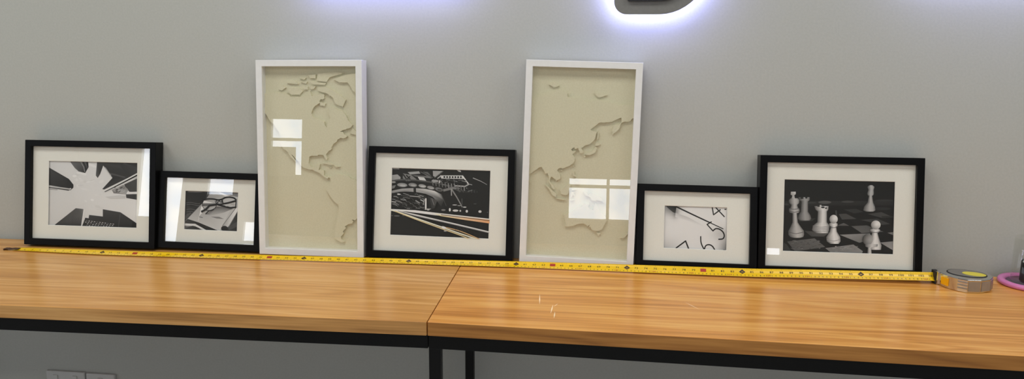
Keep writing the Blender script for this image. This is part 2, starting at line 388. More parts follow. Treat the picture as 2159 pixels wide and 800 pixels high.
def draw_city(p):
    p.poly([(40,40),(1010,55),(1000,770),(40,745)], [196, 205, 206, 190])
    for i in range(40):
        x, y = random.uniform(320, 620), random.uniform(80, 560); p.ell(x, y, random.uniform(15,45), random.uniform(6,16), random.uniform(194,212), random.uniform(-.6,.6), 10)
    p.poly([(50,120),(270,245),(318,305),(318,335),(290,362),(250,366),(50,312)], [66,48,38,40,44,40,52])
    p.stroke([(50,316),(180,338),(285,352)], 13, 176); p.stroke([(50,334),(180,350),(270,364)], 10, 60); p.stroke([(50,352),(150,360)], 6, 120)
    p.ell(286, 348, 10, 8, 180)
    p.poly([(272,50),(472,58),(476,120),(440,182),(372,166),(330,130)], [110,90,60,50,90,120])
    p.stroke([(415,60),(440,110),(452,150)], 12, 42); p.stroke([(455,60),(468,110)], 14, 40); p.stroke([(390,60),(425,120),(436,170)], 6, 150)
    p.poly([(565,55),(1000,60),(996,178),(640,354),(620,349),(725,233),(668,160),(628,106),(598,190),(572,234),(552,207)], [70,52,60,66,60,50,46,60,56,84,90])
    p.stroke([(628,106),(668,160),(722,232)], 8, 190); p.stroke([(650,120),(690,180),(715,205)], 6, 150)
    p.stroke([(700,185),(860,226)], 16, 82); p.stroke([(840,80),(960,128)], 20, 74); p.poly([(800,80),(990,120),(990,190),(880,210)], [58,70,66,52])
    p.poly([(846,300),(1000,212),(1000,380),(905,376),(880,350)], [70,78,66,72,90])
    p.poly([(715,350),(840,302),(892,352),(875,405),(740,392)], [150,120,140,160,96])
    for i in range(14): p.ell(random.uniform(740,860), random.uniform(325,390), random.uniform(8,20), random.uniform(4,8), random.choice((80,110,165)), -.4, 8)
    p.stroke([(640,374),(830,270),(1000,178)], 9, 205, 14); p.stroke([(645,378),(830,285),(1000,195)], 7, 40, 14); p.stroke([(652,382),(840,300),(1000,222)], 6, 190, 9)
    p.poly([(880,378),(1000,374),(1000,398),(872,402)], 206); p.poly([(868,402),(1000,398),(1000,462),(872,440)], [70,60,56,66])
    p.poly([(650,430),(800,412),(868,420),(860,445),(700,450)], 188)
    p.poly([(105,742),(345,550),(428,560),(424,620),(405,742)], [46,92,120,96,58])
    for i in range(8): p.stroke([(150+28*i, 742),(345+9*i, 560)], 3, 70)
    p.poly([(405,742),(430,650),(440,560),(426,560),(400,742)], 205)
    p.poly([(410,745),(445,650),(480,655),(485,620),(628,636),(628,560),(812,590),(1000,716),(1000,770)], [40,56,60,64,60,72,66,40,34])
    for j in range(5):
        for i in range(11):
            x, y = 452+28*i+4*j*-2, 676+i*3.4+j*15
            if x > 440 and y < 745: p.poly([(x,y),(x+15,y+2),(x+13,y+9),(x-2,y+7)], 170 if (i+j) % 4 else 110)
    p.stroke([(812,590),(790,760)], 4, 92); p.poly([(940,690),(1000,716),(1000,770),(925,760)], 24)

def draw_glasses(p):
    p.poly([(40,50),(1000,60),(960,760),(30,740)], [120,150,150,110])
    p.poly([(90,60),(570,70),(470,190),(330,320),(70,575),(60,600)], [60,92,56,40,58,60])
    p.poly([(130,66),(420,72),(350,108),(140,100)], 112); p.poly([(120,110),(460,100),(430,200),(330,300),(200,340),(100,330)], [40,36,34,32,40,52])
    for y in (270,300,380,420,455): p.arc([(95,y+10),(180,y),(300,y+22),(330,y+10)], 9, 92 if y % 40 else 76)
    p.poly([(60,500),(170,430),(180,450),(80,560)], 84)
    p.poly([(535,76),(1000,85),(960,335),(700,640),(650,742),(115,545),(335,320),(440,205)], [150,178,176,170,184,172,150,140])
    p.poly([(620,80),(1000,88),(975,175),(850,150)], [110,96,120,116]); p.poly([(600,80),(640,82),(870,180),(800,190)], 205)
    p.poly([(400,235),(560,275),(380,280)], 200); p.poly([(380,285),(590,280),(600,315),(380,330)], [100,112,104,90])
    p.poly([(350,335),(390,330),(420,400),(320,480),(300,560),(285,600)], 206)
    p.poly([(620,330),(880,365),(720,430),(500,480),(430,460)], [84,110,150,160,110])
    p.poly([(500,500),(640,500),(720,535),(600,530)], 120); p.stroke([(310,505),(370,518)], 9, 60)
    p.poly([(690,655),(935,335),(970,365),(800,640),(770,668)], [150,205,214,190,205]); p.poly([(800,660),(972,372),(950,760),(690,748)], [70,46,34,40])
    p.stroke([(690,650),(930,340)], 10, 110); p.ell(725, 692, 58, 44, 40); p.ell(722, 700, 44, 30, 28); p.poly([(780,670),(960,560),(950,650),(800,720)], 76)
    p.poly([(75,590),(118,543),(300,600),(640,738),(430,725),(270,645),(80,608)], [70,60,40,34,30,44,60])
    p.poly([(50,620),(240,622),(420,722),(380,728),(235,660),(60,655)], 196); p.poly([(80,690),(200,655),(300,690),(340,728),(80,724)], [70,50,60,44,40])
    g = 26
    p.arc([(345,250),(400,224),(470,208),(560,210),(640,224),(700,210),(760,182),(830,175),(900,190),(932,222)], 26, g)
    p.arc([(385,245),(372,300),(392,360),(440,398),(520,390),(588,350),(604,300),(585,240)], 11, 40)
    p.arc([(706,222),(712,268),(740,282),(830,262),(910,240)], 18, g); p.stroke([(935,205),(920,340)], 16, g)
    p.arc([(604,228),(625,265),(655,240),(690,262),(700,215)], 12, g)
    p.stroke([(600,285),(700,320),(830,350),(935,338)], 36, g, 24); p.stroke([(925,235),(800,270),(640,300)], 30, g, 24)
    p.stroke([(600,300),(490,318),(430,380),(350,424)], 30, 34, 34); p.stroke([(420,460),(470,410),(560,380)], 18, 46)
    p.ell(778, 318, 26, 8, 170); p.ell(870, 288, 34, 10, 160, -.2)

def draw_bridge(p):
    p.poly([(20,30),(1080,50),(1070,790),(20,770)], [30,20,18,30])
    for q, c in (([(70,52),(130,52),(128,70),(60,68)],150), ([(50,130),(110,122),(142,150),(140,182),(50,182)],150), ([(168,112),(250,125),(320,182),(200,190),(165,160)],120),
                 ([(215,98),(330,88),(345,112),(240,122)],150), ([(318,145),(378,145),(405,182),(340,182)],190), ([(350,92),(420,95),(470,150),(430,150)],96),
                 ([(465,82),(580,84),(505,150),(468,130)],150), ([(260,128),(440,138),(460,160),(300,142)],110), ([(700,60),(745,64),(760,92),(735,88)],190)):
        p.poly(q, c)
    for q in ([(168,120),(215,185)], [(200,128),(260,190)], [(345,90),(470,150)], [(575,90),(480,165)], [(150,110),(150,190)], [(465,80),(470,160)], [(200,180),(240,140)]):
        p.stroke(q, 13, 26)
    for i in range(14): p.ell(350+9*i, 96+4.2*i, 3, 3, 150, 0, 6); p.ell(490+6*i, 152-4.4*i, 3, 3, 130, 0, 6)
    p.arc([(45,190),(150,176),(300,180),(440,196),(600,226),(760,290)], 14, 84)
    for i in range(5):
        x, y = [(160,230),(268,228),(366,238),(452,254),(536,270)][i]
        rx, ry = [(52,20),(44,19),(40,17),(38,16),(40,18)][i]
        p.ell(x, y, rx+7, ry+7, 40, .06+.05*i); p.ell(x, y, rx, ry, [138,128,150,140,110][i], .06+.05*i); p.ell(x+6, y+5, rx*.6, ry*.45, [170,160,176,160,60][i], .1)
    p.ell(66, 202, 28, 9, 150); p.poly([(48,240),(96,232),(80,262),(48,272)], 120)
    p.poly([(45,292),(160,266),(280,260),(400,266),(490,286),(556,318),(586,380),(560,445),(525,400),(470,345),(400,316),(300,302),(160,300),(45,320)], [150,140,160,150,200,110,60,40,70,130,140,150,120,130])
    p.stroke([(288,260),(290,302)], 26, 40); p.arc([(45,322),(160,303),(300,306),(420,330),(500,380)], 10, 20)
    p.poly([(545,128),(775,126),(792,160),(560,160)], 190)
    for i in range(7): p.ell(590+28*i, 144, 10, 11, 24, 0, 8)
    p.stroke([(560,128),(520,160)], 10, 170); p.stroke([(772,128),(838,216)], 12, 205); p.stroke([(840,214),(800,236),(700,232)], 12, 165)
    for i in range(60):
        x, y = random.uniform(440, 830), random.uniform(165, 290)
        if y > 165+0.0*(x-440) and y < 200+0.25*(x-440): p.stroke([(x,y),(x+random.uniform(-8,60),y+random.uniform(-14,24))], random.uniform(3,9), random.choice((60,90,120,150,30)))
    for i in range(12):
        x = 470+i*32; p.stroke([(x,180+i*5),(x+6,232+i*5)], 8, random.choice((24,110,140)))
    p.ell(495, 184, 34, 12, 150, .05); p.stroke([(540,180),(540,205)], 10, 190); p.stroke([(580,280),(690,252)], 24, 120)
    p.stroke([(662,262),(720,350),(775,448)], 14, 130, 10); p.stroke([(662,262),(664,332)], 10, 150); p.stroke([(560,315),(612,440)], 6, 70)
    p.stroke([(880,150),(960,182),(1022,216)], 9, 150, 4); p.stroke([(770,360),(772,420)], 8, 80)
    for i in range(14): p.stroke([(740+i*14,260+random.uniform(0,30)),(742+i*14,300)], 4, random.choice((50,70,90)))
    for i in range(46):
        x, y = random.uniform(48, 350), random.uniform(312, 465)
        p.arc([(x,y),(x+25,y+random.uniform(-4,8)),(x+random.uniform(40,70),y+random.uniform(4,28))], random.uniform(3,8), random.choice((60,80,110,150)))
    p.ell(130, 324, 18, 7, 190); p.stroke([(240,340),(350,348)], 9, 150); p.stroke([(300,385),(345,412)], 12, 140); p.stroke([(55,400),(100,404)], 12, 150)
    p.stroke([(405,362),(405,478)], 15, 205); p.stroke([(350,376),(390,396)], 9, 180); p.stroke([(392,372),(378,430)], 8, 150)
    p.poly([(430,345),(520,380),(500,460),(470,470),(440,470)], [60,80,50,44,40]); p.stroke([(440,352),(452,460)], 8, 24); p.stroke([(465,360),(490,430)], 6, 120)
    for x, y, rx, ry, c in ((650,474,10,18,200),(585,478,22,9,120),(708,482,30,11,190),(756,484,9,10,180),(822,487,12,14,190),(955,488,16,13,190),(430,477,14,7,190),(700,425,24,4,190),(745,432,18,3,180),(800,446,18,5,200),(905,412,16,3,90),(430,470,30,6,150),(1030,495,4,6,90),(110,545,30,5,110),(60,543,12,4,100),(175,541,14,4,90)):
        p.ell(x, y, rx, ry, c, 0, 12)
    p.poly([(20,474),(300,484),(500,506),(1080,562),(1080,574),(500,532),(200,498),(20,494)], [235,225,226,200,190,232,236,240])
    p.poly([(480,516),(1080,572),(1080,610),(800,575),(560,540)], [(230,214,190),(214,160,112),(206,150,104),(220,176,132),(236,200,150)])
    p.stroke([(560,526),(1080,582)], 7, (90,66,50)); p.stroke([(500,510),(1080,566)], 6, (232,222,206))
    p.arc([(60,484),(250,520),(520,578),(800,638),(1080,700)], 11, 205); p.arc([(120,492),(300,540),(520,586),(800,646),(1080,708)], 7, 150)
    p.arc([(50,484),(200,530),(400,596),(580,655),(760,715),(1000,790)], 12, (232,224,196)); p.arc([(90,496),(300,574),(560,664),(740,724),(900,785)], 9, (206,190,150)); p.arc([(590,650),(760,690),(960,770)], 9, (190,160,120))
    p.ell(590, 656, 26, 12, 220, .3); p.ell(606, 690, 16, 7, 150)
    for i in range(5): p.stroke([(690+30*i,650),(720+32*i,690)], 3, 64)

def draw_clock(p):
    g = lambda x, y, cx, cy, sx, sy: math.exp(-((x-cx)/sx)**2-((y-cy)/sy)**2)
    p.field(40, 40, 1020, 750, lambda x, y: 206-95*g(x, y, 170, 90, 110, 95)-60*g(x, y, 235, 190, 40, 60)-80*g(x, y, 1010, 700, 110, 150)-30*g(x, y, 60, 700, 220, 130)-22*g(x, y, 900, 470, 120, 90))
    p.poly([(70,50),(258,60),(248,110),(238,180),(205,170),(140,120)], [52,34,32,66,60,70])
    p.poly([(240,175),(420,235),(700,385),(690,396),(420,290),(235,235)], [178,188,205,206,202,198])
    p.stroke([(246,88),(500,206),(740,316)], 21, 22, 18); p.stroke([(740,316),(940,408)], 13, 24)
    p.stroke([(766,80),(792,206)], 16, 24); p.stroke([(788,208),(892,130)], 17, 24); p.stroke([(800,80),(952,236)], 16, 24)
    p.stroke([(768,304),(698,346)], 17, 24); p.stroke([(700,340),(794,440)], 16, 24)
    p.arc([(790,436),(830,404),(885,412),(936,452),(956,505),(936,548),(872,556)], 19, 24)
    p.arc([(614,512),(620,590),(640,650),(676,712)], 17, 24); p.arc([(672,708),(692,650),(740,634),(790,658),(832,722)], 17, 24)
    p.stroke([(254,688),(398,580)], 19, 24); p.stroke([(392,574),(448,706)], 19, 24)
    p.ell(960, 128, 16, 7, 40); p.ell(958, 708, 14, 6, 90)

def draw_chess(p):
    p.poly([(20,20),(1150,50),(1140,800),(20,760)], [16,18,24,26])
    p.poly([(50,255),(1130,255),(1120,300),(50,300)], [40,44,34,34])
    for x, y, rx, ry, c in ((460,266,62,15,84),(680,262,60,11,66),(320,270,60,9,56),(1030,250,90,8,50),(90,284,24,8,60),(1000,330,90,14,42)): p.ell(x, y, rx, ry, c)
    for q, c in (([(95,642),(360,612),(462,695),(172,738)],[80,100,96,84]), ([(462,706),(732,672),(822,736),(812,762),(520,752)],[120,130,140,130,124]), ([(600,578),(892,565),(905,622),(790,655)],[140,126,120,110]),
                 ([(712,496),(860,488),(1022,550),(812,563)],[92,84,90,96]), ([(802,436),(960,424),(1084,476),(1010,484)],62), ([(868,380),(1002,362),(1108,410),(1000,416)],66), ([(592,380),(662,375),(762,426),(624,432)],72),
                 ([(640,336),(762,330),(832,360),(742,374)],50), ([(1058,560),(1130,552),(1130,590)],120), ([(985,653),(1130,640),(1130,740)],[120,140,150]), ([(262,540),(500,556),(450,596),(330,594)],[60,100,70,66]),
                 ([(578,490),(640,464),(692,492)],92), ([(40,640),(90,668),(140,742),(40,742)],58), ([(300,420),(370,420),(340,445),(210,450)],52), ([(1000,400),(1120,400),(1120,415),(1010,420)],44)):
        p.poly(q, c)
    for i in range(60):
        x, y = random.uniform(130, 420), random.uniform(630, 715); p.ell(x, y, random.uniform(6,22), random.uniform(2,5), random.uniform(70,110), -.1, 8)
    for i in range(40):
        x, y = random.uniform(520, 770), random.uniform(690, 740); p.ell(x, y, random.uniform(6,20), random.uniform(2,5), random.uniform(110,150), -.1, 8)
    p.stroke([(566,345),(570,395)], 14, 70)
    p.lathe([(216,205,316),(244,212,314),(258,234,298),(356,226,298),(390,205,320),(420,198,328),(440,214,316)], 150)
    p.ell(240, 224, 16, 9, 40); p.ell(282, 222, 12, 8, 44)
    p.lathe([(104,884,916),(120,866,934),(150,876,926),(182,864,928),(198,868,924),(206,880,912),(268,868,920),(310,834,938),(344,826,942),(356,850,924)], 172)
    p.lathe([(302,358,495),(336,370,492),(354,392,478),(456,386,478),(488,346,500),(530,334,498),(562,372,488)], 205)
    p.ell(398, 302, 14, 8, 44); p.ell(440, 314, 18, 9, 50); p.ell(470, 322, 10, 8, 60); p.ell(418, 296, 10, 5, 190)
    for y in (498, 512, 526, 542): p.arc([(340,y-6),(420,y+6),(498,y-4)], 4, 120)
    p.poly([(134,163),(180,163),(180,186),(166,196),(172,236),(138,236),(146,200),(131,190)], [170,200,190,170,190,150,150,150])
    p.lathe([(226,128,202),(246,112,215),(272,118,211),(290,136,194),(316,130,200),(324,114,212),(345,113,217),(362,118,212),(370,148,190),(458,146,198),(500,128,226),(540,106,256),(576,106,258),(598,124,250),(606,150,220)], 176)
    for y in (322, 350): p.arc([(116,y),(165,y+10),(214,y)], 5, 70)
    p.arc([(108,548),(180,566),(256,548)], 5, 84)
    p.ell(560, 668, 60, 10, 14)
    p.lathe([(462,512,566),(472,495,580),(490,497,580),(500,516,566),(548,502,572),(600,470,604),(640,474,607),(664,508,590)], 216)
    p.ball(541, 428, 40, 42, 226); p.arc([(498,500),(540,510),(580,498)], 5, 90); p.arc([(474,622),(540,636),(604,622)], 5, 140)
    p.lathe([(520,905,968),(530,884,985),(548,890,985),(560,908,960),(618,892,975),(680,852,998),(722,884,992)], 214)
    p.ball(943, 484, 46, 43, 224); p.arc([(890,546),(940,556),(986,544)], 5, 80)
    p.ball(866, 622, 50, 54, 150, (0.6, 0.1)); p.lathe([(668,842,962),(690,842,958),(702,866,898),(790,858,906)], 190)

RECT = {'F1': (.0692,.0593,.3567,.2558), 'F2': (.0779,.0561,.2452,.1729), 'F4': (.0660,.0635,.3522,.2575), 'F6': (.0749,.0538,.2444,.1717), 'F7': (.0662,.0587,.3520,.2541)}
QUAD = {'F1': [(60,50),(997,68),(990,757),(57,733)], 'F2': [(98,68),(985,88),(942,745),(52,724)], 'F4': [(52,50),(1063,70),(1048,768),(36,745)],
        'F6': [(68,62),(993,95),(1000,722),(66,690)], 'F7': [(66,38),(1133,67),(1112,772),(44,737)]}
AX = {'F1': ((1.0,.0036,-.0001),(-.0004,.1438,.9896),(-2.1416,-.0487,.0003)),
      'F2': ((1.0,-.0038,-.0047),(.0053,.1704,.9854),(-1.7193,-.0403,.0016)),
      'F3': ((.9996,-.0258,.0090),(-.0072,.0706,.9975),(-1.3930,-.0413,.0002)),
      'F4': ((1.0,.0037,-.0069),(.0062,.1598,.9871),(-1.0713,-.0533,.0030)),
      'F5': ((.9998,-.0004,-.0221),(.0221,.0655,.9976),(-.6305,-.0423,.0072)),
      'F6': ((1.0,-.0015,-.0046),(.0048,.1950,.9808),(-.3074,-.0550,.0016)),
      'F7': ((.9999,.0122,0.0),(-.0017,.1372,.9905),(.0175,-.0502,.0003))}
DIM = {'L': (.4214,.3182,.0463,.0192), 'S': (.3220,.2299,.0416,.0193), 'M': (.3166,.5650,.0487,.0185)}

def frame_root(key, label, cat, group):
    u, v, n = ortho(*AX[key][:2])
    return thing('picture_frame', label, cat, group, matrix=frame_matrix(u, n, v, AX[key][2]))
def black_frame(key, size, label, draw):
    W, H, T, b = DIM[size]
    r = frame_root(key, label, 'picture', 'black framed photographs leaning on the wall')
    moulding(W, H, b, T, M['black'], r)
    box('backing_board', b-0.004, W-b+0.004, -0.012, -0.0085, b-0.004, H-b+0.004, M['backing'], r)
    x0, z0, x1, z1 = RECT[key]; d = T-0.012
    # bevel-cut mat board
    bm = bmesh.new(); e = b-0.003
    O = [(e,e),(W-e,e),(W-e,H-e),(e,H-e)]; I = [(x0,z0),(x1,z0),(x1,z1),(x0,z1)]
    I2 = [(x0+.0011,z0+.0011),(x1-.0011,z0+.0011),(x1-.0011,z1-.0011),(x0+.0011,z1-.0011)]
    vo = [bm.verts.new((x,-d,z)) for x, z in O]; vi = [bm.verts.new((x,-d,z)) for x, z in I]; vb = [bm.verts.new((x,-d+.0013,z)) for x, z in I2]
    for i in range(4):
        j = (i+1) % 4
        bm.faces.new((vo[i],vo[j],vi[j],vi[i])); bm.faces.new((vi[i],vi[j],vb[j],vb[i])).material_index = 1
    me = bpy.data.meshes.new('mat_board'); bm.to_mesh(me); bm.free(); link('mat_board', me, r, [M['mat'], M['mat_core']])
    p = Print(QUAD[key], (x0-.001, z0-.001, x1+.001, z1+.001), d-.0042); draw(p); p.done(r)
    box('glass', b-0.002, W-b+0.002, -(T-.0075), -(T-.0095), b-0.002, H-b+0.002, M['glass'], r)
    return r
black_frame('F1', 'L', 'large black frame with a photo of skyscrapers seen from below, leftmost picture', draw_city)
black_frame('F2', 'S', 'small black frame with a photo of eyeglasses on a magazine, between city picture and map', draw_glasses)
black_frame('F4', 'L', 'large black frame with a night photo of a steel bridge and light trails', draw_bridge)
black_frame('F6', 'S', 'small black frame with a photo of a clock face showing numerals and hand', draw_clock)
black_frame('F7', 'L', 'large black frame with a photo of white chess pieces on a board', draw_chess)

# ------------------------------------------------------------------ relief maps
def interp(tab, x):
    for (a, fa), (b, fb) in zip(tab, tab[1:]):
        if a <= x <= b: return fa+(fb-fa)*(x-a)/(b-a)
    return tab[0][1] if x < tab[0][0] else tab[-1][1]
LAT_A = [(-60,521),(-56,512),(-35,464),(-20,434),(-5,403),(0,392),(10,371),(20,349),(30,327),(40,303),(45,290),(50,275),(55,257),(60,235),(65,217),(70,196),(75,178),(80,160),(84,148)]
LAT_B = [(-50,512),(-44,498),(-39,487),(-34,476),(-20,448),(-11,428),(0,403),(10,380),(22,353),(30,336),(35,324),(40,312),(45,301),(51,286),(55,273),(60,257),(65,238),(70,220),(75,201),(80,176),(84,160)]
def px_a(lo, la):
    y = interp(LAT_A, la); return (690+2.25*(lo+81)+(y-330)*.017, y)
def px_b(lo, la):
    y = interp(LAT_B, la); return (1190+2.26*(lo-114)+(455-y)*.037, y)
H_A = homography([(550.5,140),(749,139.5),(752.5,530),(560,523)], [(.0058,.5478),(.2896,.5484),(.2885,.0138),(.0080,.0140)])
H_B = homography([(1123.5,143),(1343,145.5),(1319.5,551),(1108.5,542.5)], [(.0169,.5435),(.3016,.5487),(.2967,.0145),(.0164,.0092)])
AMERICA = [(-150,60),(-139,59.8),(-136,58),(-133,55),(-130,54),(-127,51),(-124.5,48.3),(-124,46),(-124.3,43),(-124.3,40.3),(-122.5,37.5),(-121,35),(-118.5,34),(-117,32.5),(-115.5,30),(-114.5,28),(-112,26),(-110,23),(-109.3,23.4),(-111,26.5),(-113,29.5),(-114.4,31.4),(-112.5,30),(-110.3,27),(-108.5,25),(-106,22.8),(-105.5,20.3),(-103,18.3),(-100,17),(-96.5,15.8),(-94,16.2),(-92,14.5),(-90,13.8),(-87.6,13),(-86,11.3),(-85,10),(-83.5,8.8),(-81.5,7.3),(-80,7.3),(-79,8.6),(-77.8,7.5),(-77.3,4),(-79,1.5),(-80.3,-.5),(-81.2,-4.5),(-79.5,-7.5),(-77,-12),(-74,-16),(-70.5,-18.5),(-70.2,-24),(-71.5,-30),(-73,-37),(-73.8,-42),(-75,-48),(-74.5,-51.5),(-71.5,-54),(-68,-55.6),(-65.2,-54.8),(-68.5,-52.5),(-69,-50.5),(-66,-47),(-67,-45.5),(-64,-42.5),(-65,-41),(-62,-39),(-57.8,-38.2),(-57,-36.3),(-58.3,-34.3),(-55,-35),(-53,-33),(-50,-30),(-48.5,-27),(-47,-24.8),(-44,-23),(-41,-22),(-39,-17),(-35,-8),(-37,-4.5),(-44,-2.5),(-50,0),(-51.5,4),(-54,5.8),(-58,7),(-61,9.5),(-64,10.5),(-68,11),(-71.5,12),(-74,11),(-75.5,9.5),(-77,8.7),(-79.5,9.7),(-82,9.2),(-83.5,11),(-83.3,15),(-86,15.8),(-88.5,15.9),(-87.5,18.5),(-86.9,21.3),(-90.2,21),(-91,18.7),(-94.5,18.2),(-96.2,19.5),(-97.7,22.5),(-97.3,26),(-97,28),(-94.5,29.5),(-91,29.2),(-89.3,29.2),(-88.5,30.3),(-85.5,30),(-84,30),(-82.8,28),(-81.9,26),(-80.8,25.2),(-80.2,27),(-81.3,30.5),(-79,33.2),(-76,35),(-76,37),(-74,40),(-71.5,41.3),(-70,43.5),(-67,44.7),(-65,44),(-61,45.5),(-64,47),(-65,48.8),(-68,49),(-64,50.3),(-58,51.5),(-56,53),(-60,55.5),(-62,58),(-65,60),(-70,61),(-73,62),(-77.5,62.3),(-78,59),(-77,56.5),(-79.5,54.5),(-80,51.5),(-82,53),(-82.3,55),(-87,56),(-92.5,57),(-94.5,59),(-93,61.5),(-90,63.5),(-87,64.5),(-86,66.5),(-82,67),(-82,69),(-85,69.5),(-90,69),(-94,68.3),(-95,71),(-98,68),(-105,68),(-113,68),(-117,69.5),(-125,70),(-130,70),(-139,69.5),(-150,70)]
ISL_A = [[(-73,78),(-68,76),(-60,76),(-55,71),(-51,69),(-53,66),(-50,62),(-44,60),(-40,64),(-30,68),(-22,72),(-20,80),(-35,83),(-50,82),(-60,81)],
 [(-80,73.5),(-74,71.5),(-68,69),(-62,66.5),(-65,62.5),(-72,64.5),(-74,67.5),(-80,69.8),(-88,71),(-88,73.3)], [(-117,71),(-113,69),(-105,69),(-102,71),(-106,73),(-113,73)], [(-125,72),(-122,71.3),(-118,73),(-121,74.3)],
 [(-89,77),(-80,76.3),(-77,79),(-63,81.8),(-72,83),(-88,81.5)], [(-95,76.5),(-80,75.6),(-82,74.6),(-93,74.9)], [(-87,65.5),(-81,64.5),(-82,63),(-86,63.4)], [(-117,75.5),(-106,75),(-108,76.6),(-114,76.6)], [(-97,80.5),(-90,80.8),(-90,78.4),(-95,78.4)],
 [(-95.5,73.7),(-90,73.7),(-92,72.2),(-95,72)], [(-59,47.9),(-53,46.7),(-53,49),(-56,51.3)], [(-85,22.2),(-80,23.2),(-75,20.6),(-77.5,20)], [(-74,19.9),(-68.5,18.7),(-72,17.9)], [(-102,73),(-97.5,73.6),(-97.5,71.8),(-101,71.8)], [(-105,78.5),(-99,78.6),(-101,77.6)], [(-104,76.4),(-98,76.5),(-99,75.2)], [(-79,69.2),(-76,69),(-77,68)], [(-78.5,18.4),(-76.3,18.2),(-77.2,17.6)]]
ASIA = [(60,10),(72,10),(77.5,8.2),(80,13),(80.3,15.5),(82.5,17),(86.5,20),(88.5,21.7),(91.5,22.5),(92.3,20.5),(94.2,18),(94.5,16),(97.3,16.5),(98,13.5),(98.6,10),(98.3,8),(100.3,6),(101.3,3),(103.5,1.3),(104.2,1.5),(103.4,4.5),(102,6.3),(100.3,7.5),(99.3,9.3),(99.8,12),(100.9,13.4),(102.5,12),(104.9,10.3),(105,8.7),(106.8,10.4),(109.2,11.8),(109,14),(108,16.3),(105.8,19),(107,21),(110,21.4),(110.3,20.4),(113.5,22.2),(116.7,23.2),(119.5,25.5),(121.7,28.5),(121.8,31),(119.5,34.5),(122.4,37),(119,37.3),(117.8,38.8),(121,40.8),(121.5,39),(124.5,40),(125.2,38),(126.5,35),(129,35.2),(129.4,37),(127.5,39.7),(130.5,42.3),(135,43.5),(140,48),(140.6,51.5),(141.3,53.2),(137.5,54),(135.2,54.8),(140,57.5),(143,59.3),(149,59.6),(154.5,59.8),(160,61.5),(163.5,62.3),(164,60),(162,58),(156.8,57.5),(155.6,55),(156,51.5),(158.5,53),(162,55),(163.5,59),(166.5,60),(171,60),(174,61.8),(179,62.5),(190,64),(190,70),(175,69.8),(165,69.5),(160,69.7),(152,71),(140,72.5),(131,71),(127,73.3),(120,73),(113,74),(113,76),(104,77.7),(98,76),(88,75),(80,73),(73,71.5),(60,70)]
ISL_B = [[(131,34),(135.5,33.6),(139,34.9),(140.8,36),(141.9,39.5),(141,41.3),(140,39.8),(137,36.8),(133,35.5)], [(140,42),(143.2,42),(145.5,43.5),(142,45.4)], [(129.8,33),(131,31.2),(132,33)], [(142,46.5),(143,49),(143.4,53),(142.5,54),(142,50)], [(120.2,23),(121,22.2),(121.8,25)], [(108.8,19),(110.5,18.5),(110.8,19.8)],
 [(120.3,16),(120.6,14),(123.8,13),(122,15.5),(122,18.4),(120.6,18.4)], [(122,7.5),(125.5,6),(126.3,8.5),(124,8.4)], [(123,10.5),(125,10),(125.3,12.3),(123.5,11.8)], [(109,1.7),(110.2,-2.8),(114.5,-3.9),(116.3,-3.5),(117.8,1),(119,5.2),(116.8,7),(113,3.3)], [(95.3,5.5),(98,4.2),(103.2,-.4),(106,-3),(105.7,-5.6),(102.3,-4),(98.8,1.7)], [(105.2,-6.8),(108.5,-6.7),(114.4,-7.8),(114.3,-8.7),(108,-7.7)],
 [(119,-3),(119.6,-5.4),(120.6,-5.3),(121,-3),(122.5,-5),(123,-4.6),(121.5,-1.9),(123.3,-.8),(120.2,-.6),(120.4,.7),(125,1.2),(124.8,1.8),(120,1.3)], [(131,-.8),(134,-.9),(135.3,-3.2),(138,-1.6),(141,-2.6),(145.8,-5),(147.8,-6.2),(150.5,-10.5),(146.5,-8.8),(143.5,-8.3),(142.5,-9.2),(138,-8.3),(138,-6),(133,-4)], [(123.6,-10.2),(127,-8.4),(125,-9.6)], [(119,-8.4),(123,-8.1),(120.5,-9)],
 [(113.6,-22.5),(114.2,-26),(115.7,-32),(115,-34.2),(118,-35),(123.5,-33.9),(126,-32.3),(131,-31.5),(134.3,-32.8),(135.8,-34.8),(137.8,-32.7),(137,-35.2),(138.6,-35),(140,-37.8),(143.5,-38.8),(146.3,-39),(150,-37.3),(151.3,-33.5),(153.2,-30),(153.4,-27.5),(152.5,-24.8),(149,-20.8),(146.3,-19),(145.3,-15),(142.6,-10.9),(141.5,-13.5),(140.8,-17.5),(139,-17.5),(135.7,-15),(136.8,-12.2),(132.7,-11.4),(130,-13),(129.3,-14.9),(126.5,-14),(124,-16.5),(122,-18.2),(119,-20),(116,-20.9)],
 [(144.7,-40.8),(148.3,-40.9),(147,-43.6),(146,-43.5)], [(166.5,-46),(170.5,-45.8),(174,-41.5),(172.7,-40.7)], [(173,-39.3),(175,-41.5),(178.2,-37.8),(174.7,-36.5),(173,-34.5)], [(95,79.5),(99,80.6),(105,79),(100,78.2)], [(138,76),(143,75.8),(150,75),(143,73.7),(140,74.2)], [(79.8,8),(81,6),(81.8,7.5),(80.2,9.5)]]
def coast(pts, amp=0.0006, step=0.0028):
    out = []
    for i in range(len(pts)):
        a, b = Vector(pts[i]), Vector(pts[(i+1) % len(pts)]); d = (b-a).length; n = max(1, int(d/step))
        for k in range(n):
            q = a+(b-a)*k/n
            if k: q += Vector((random.uniform(-1,1), random.uniform(-1,1)))*amp
            out.append((q.x, q.y))
    return out
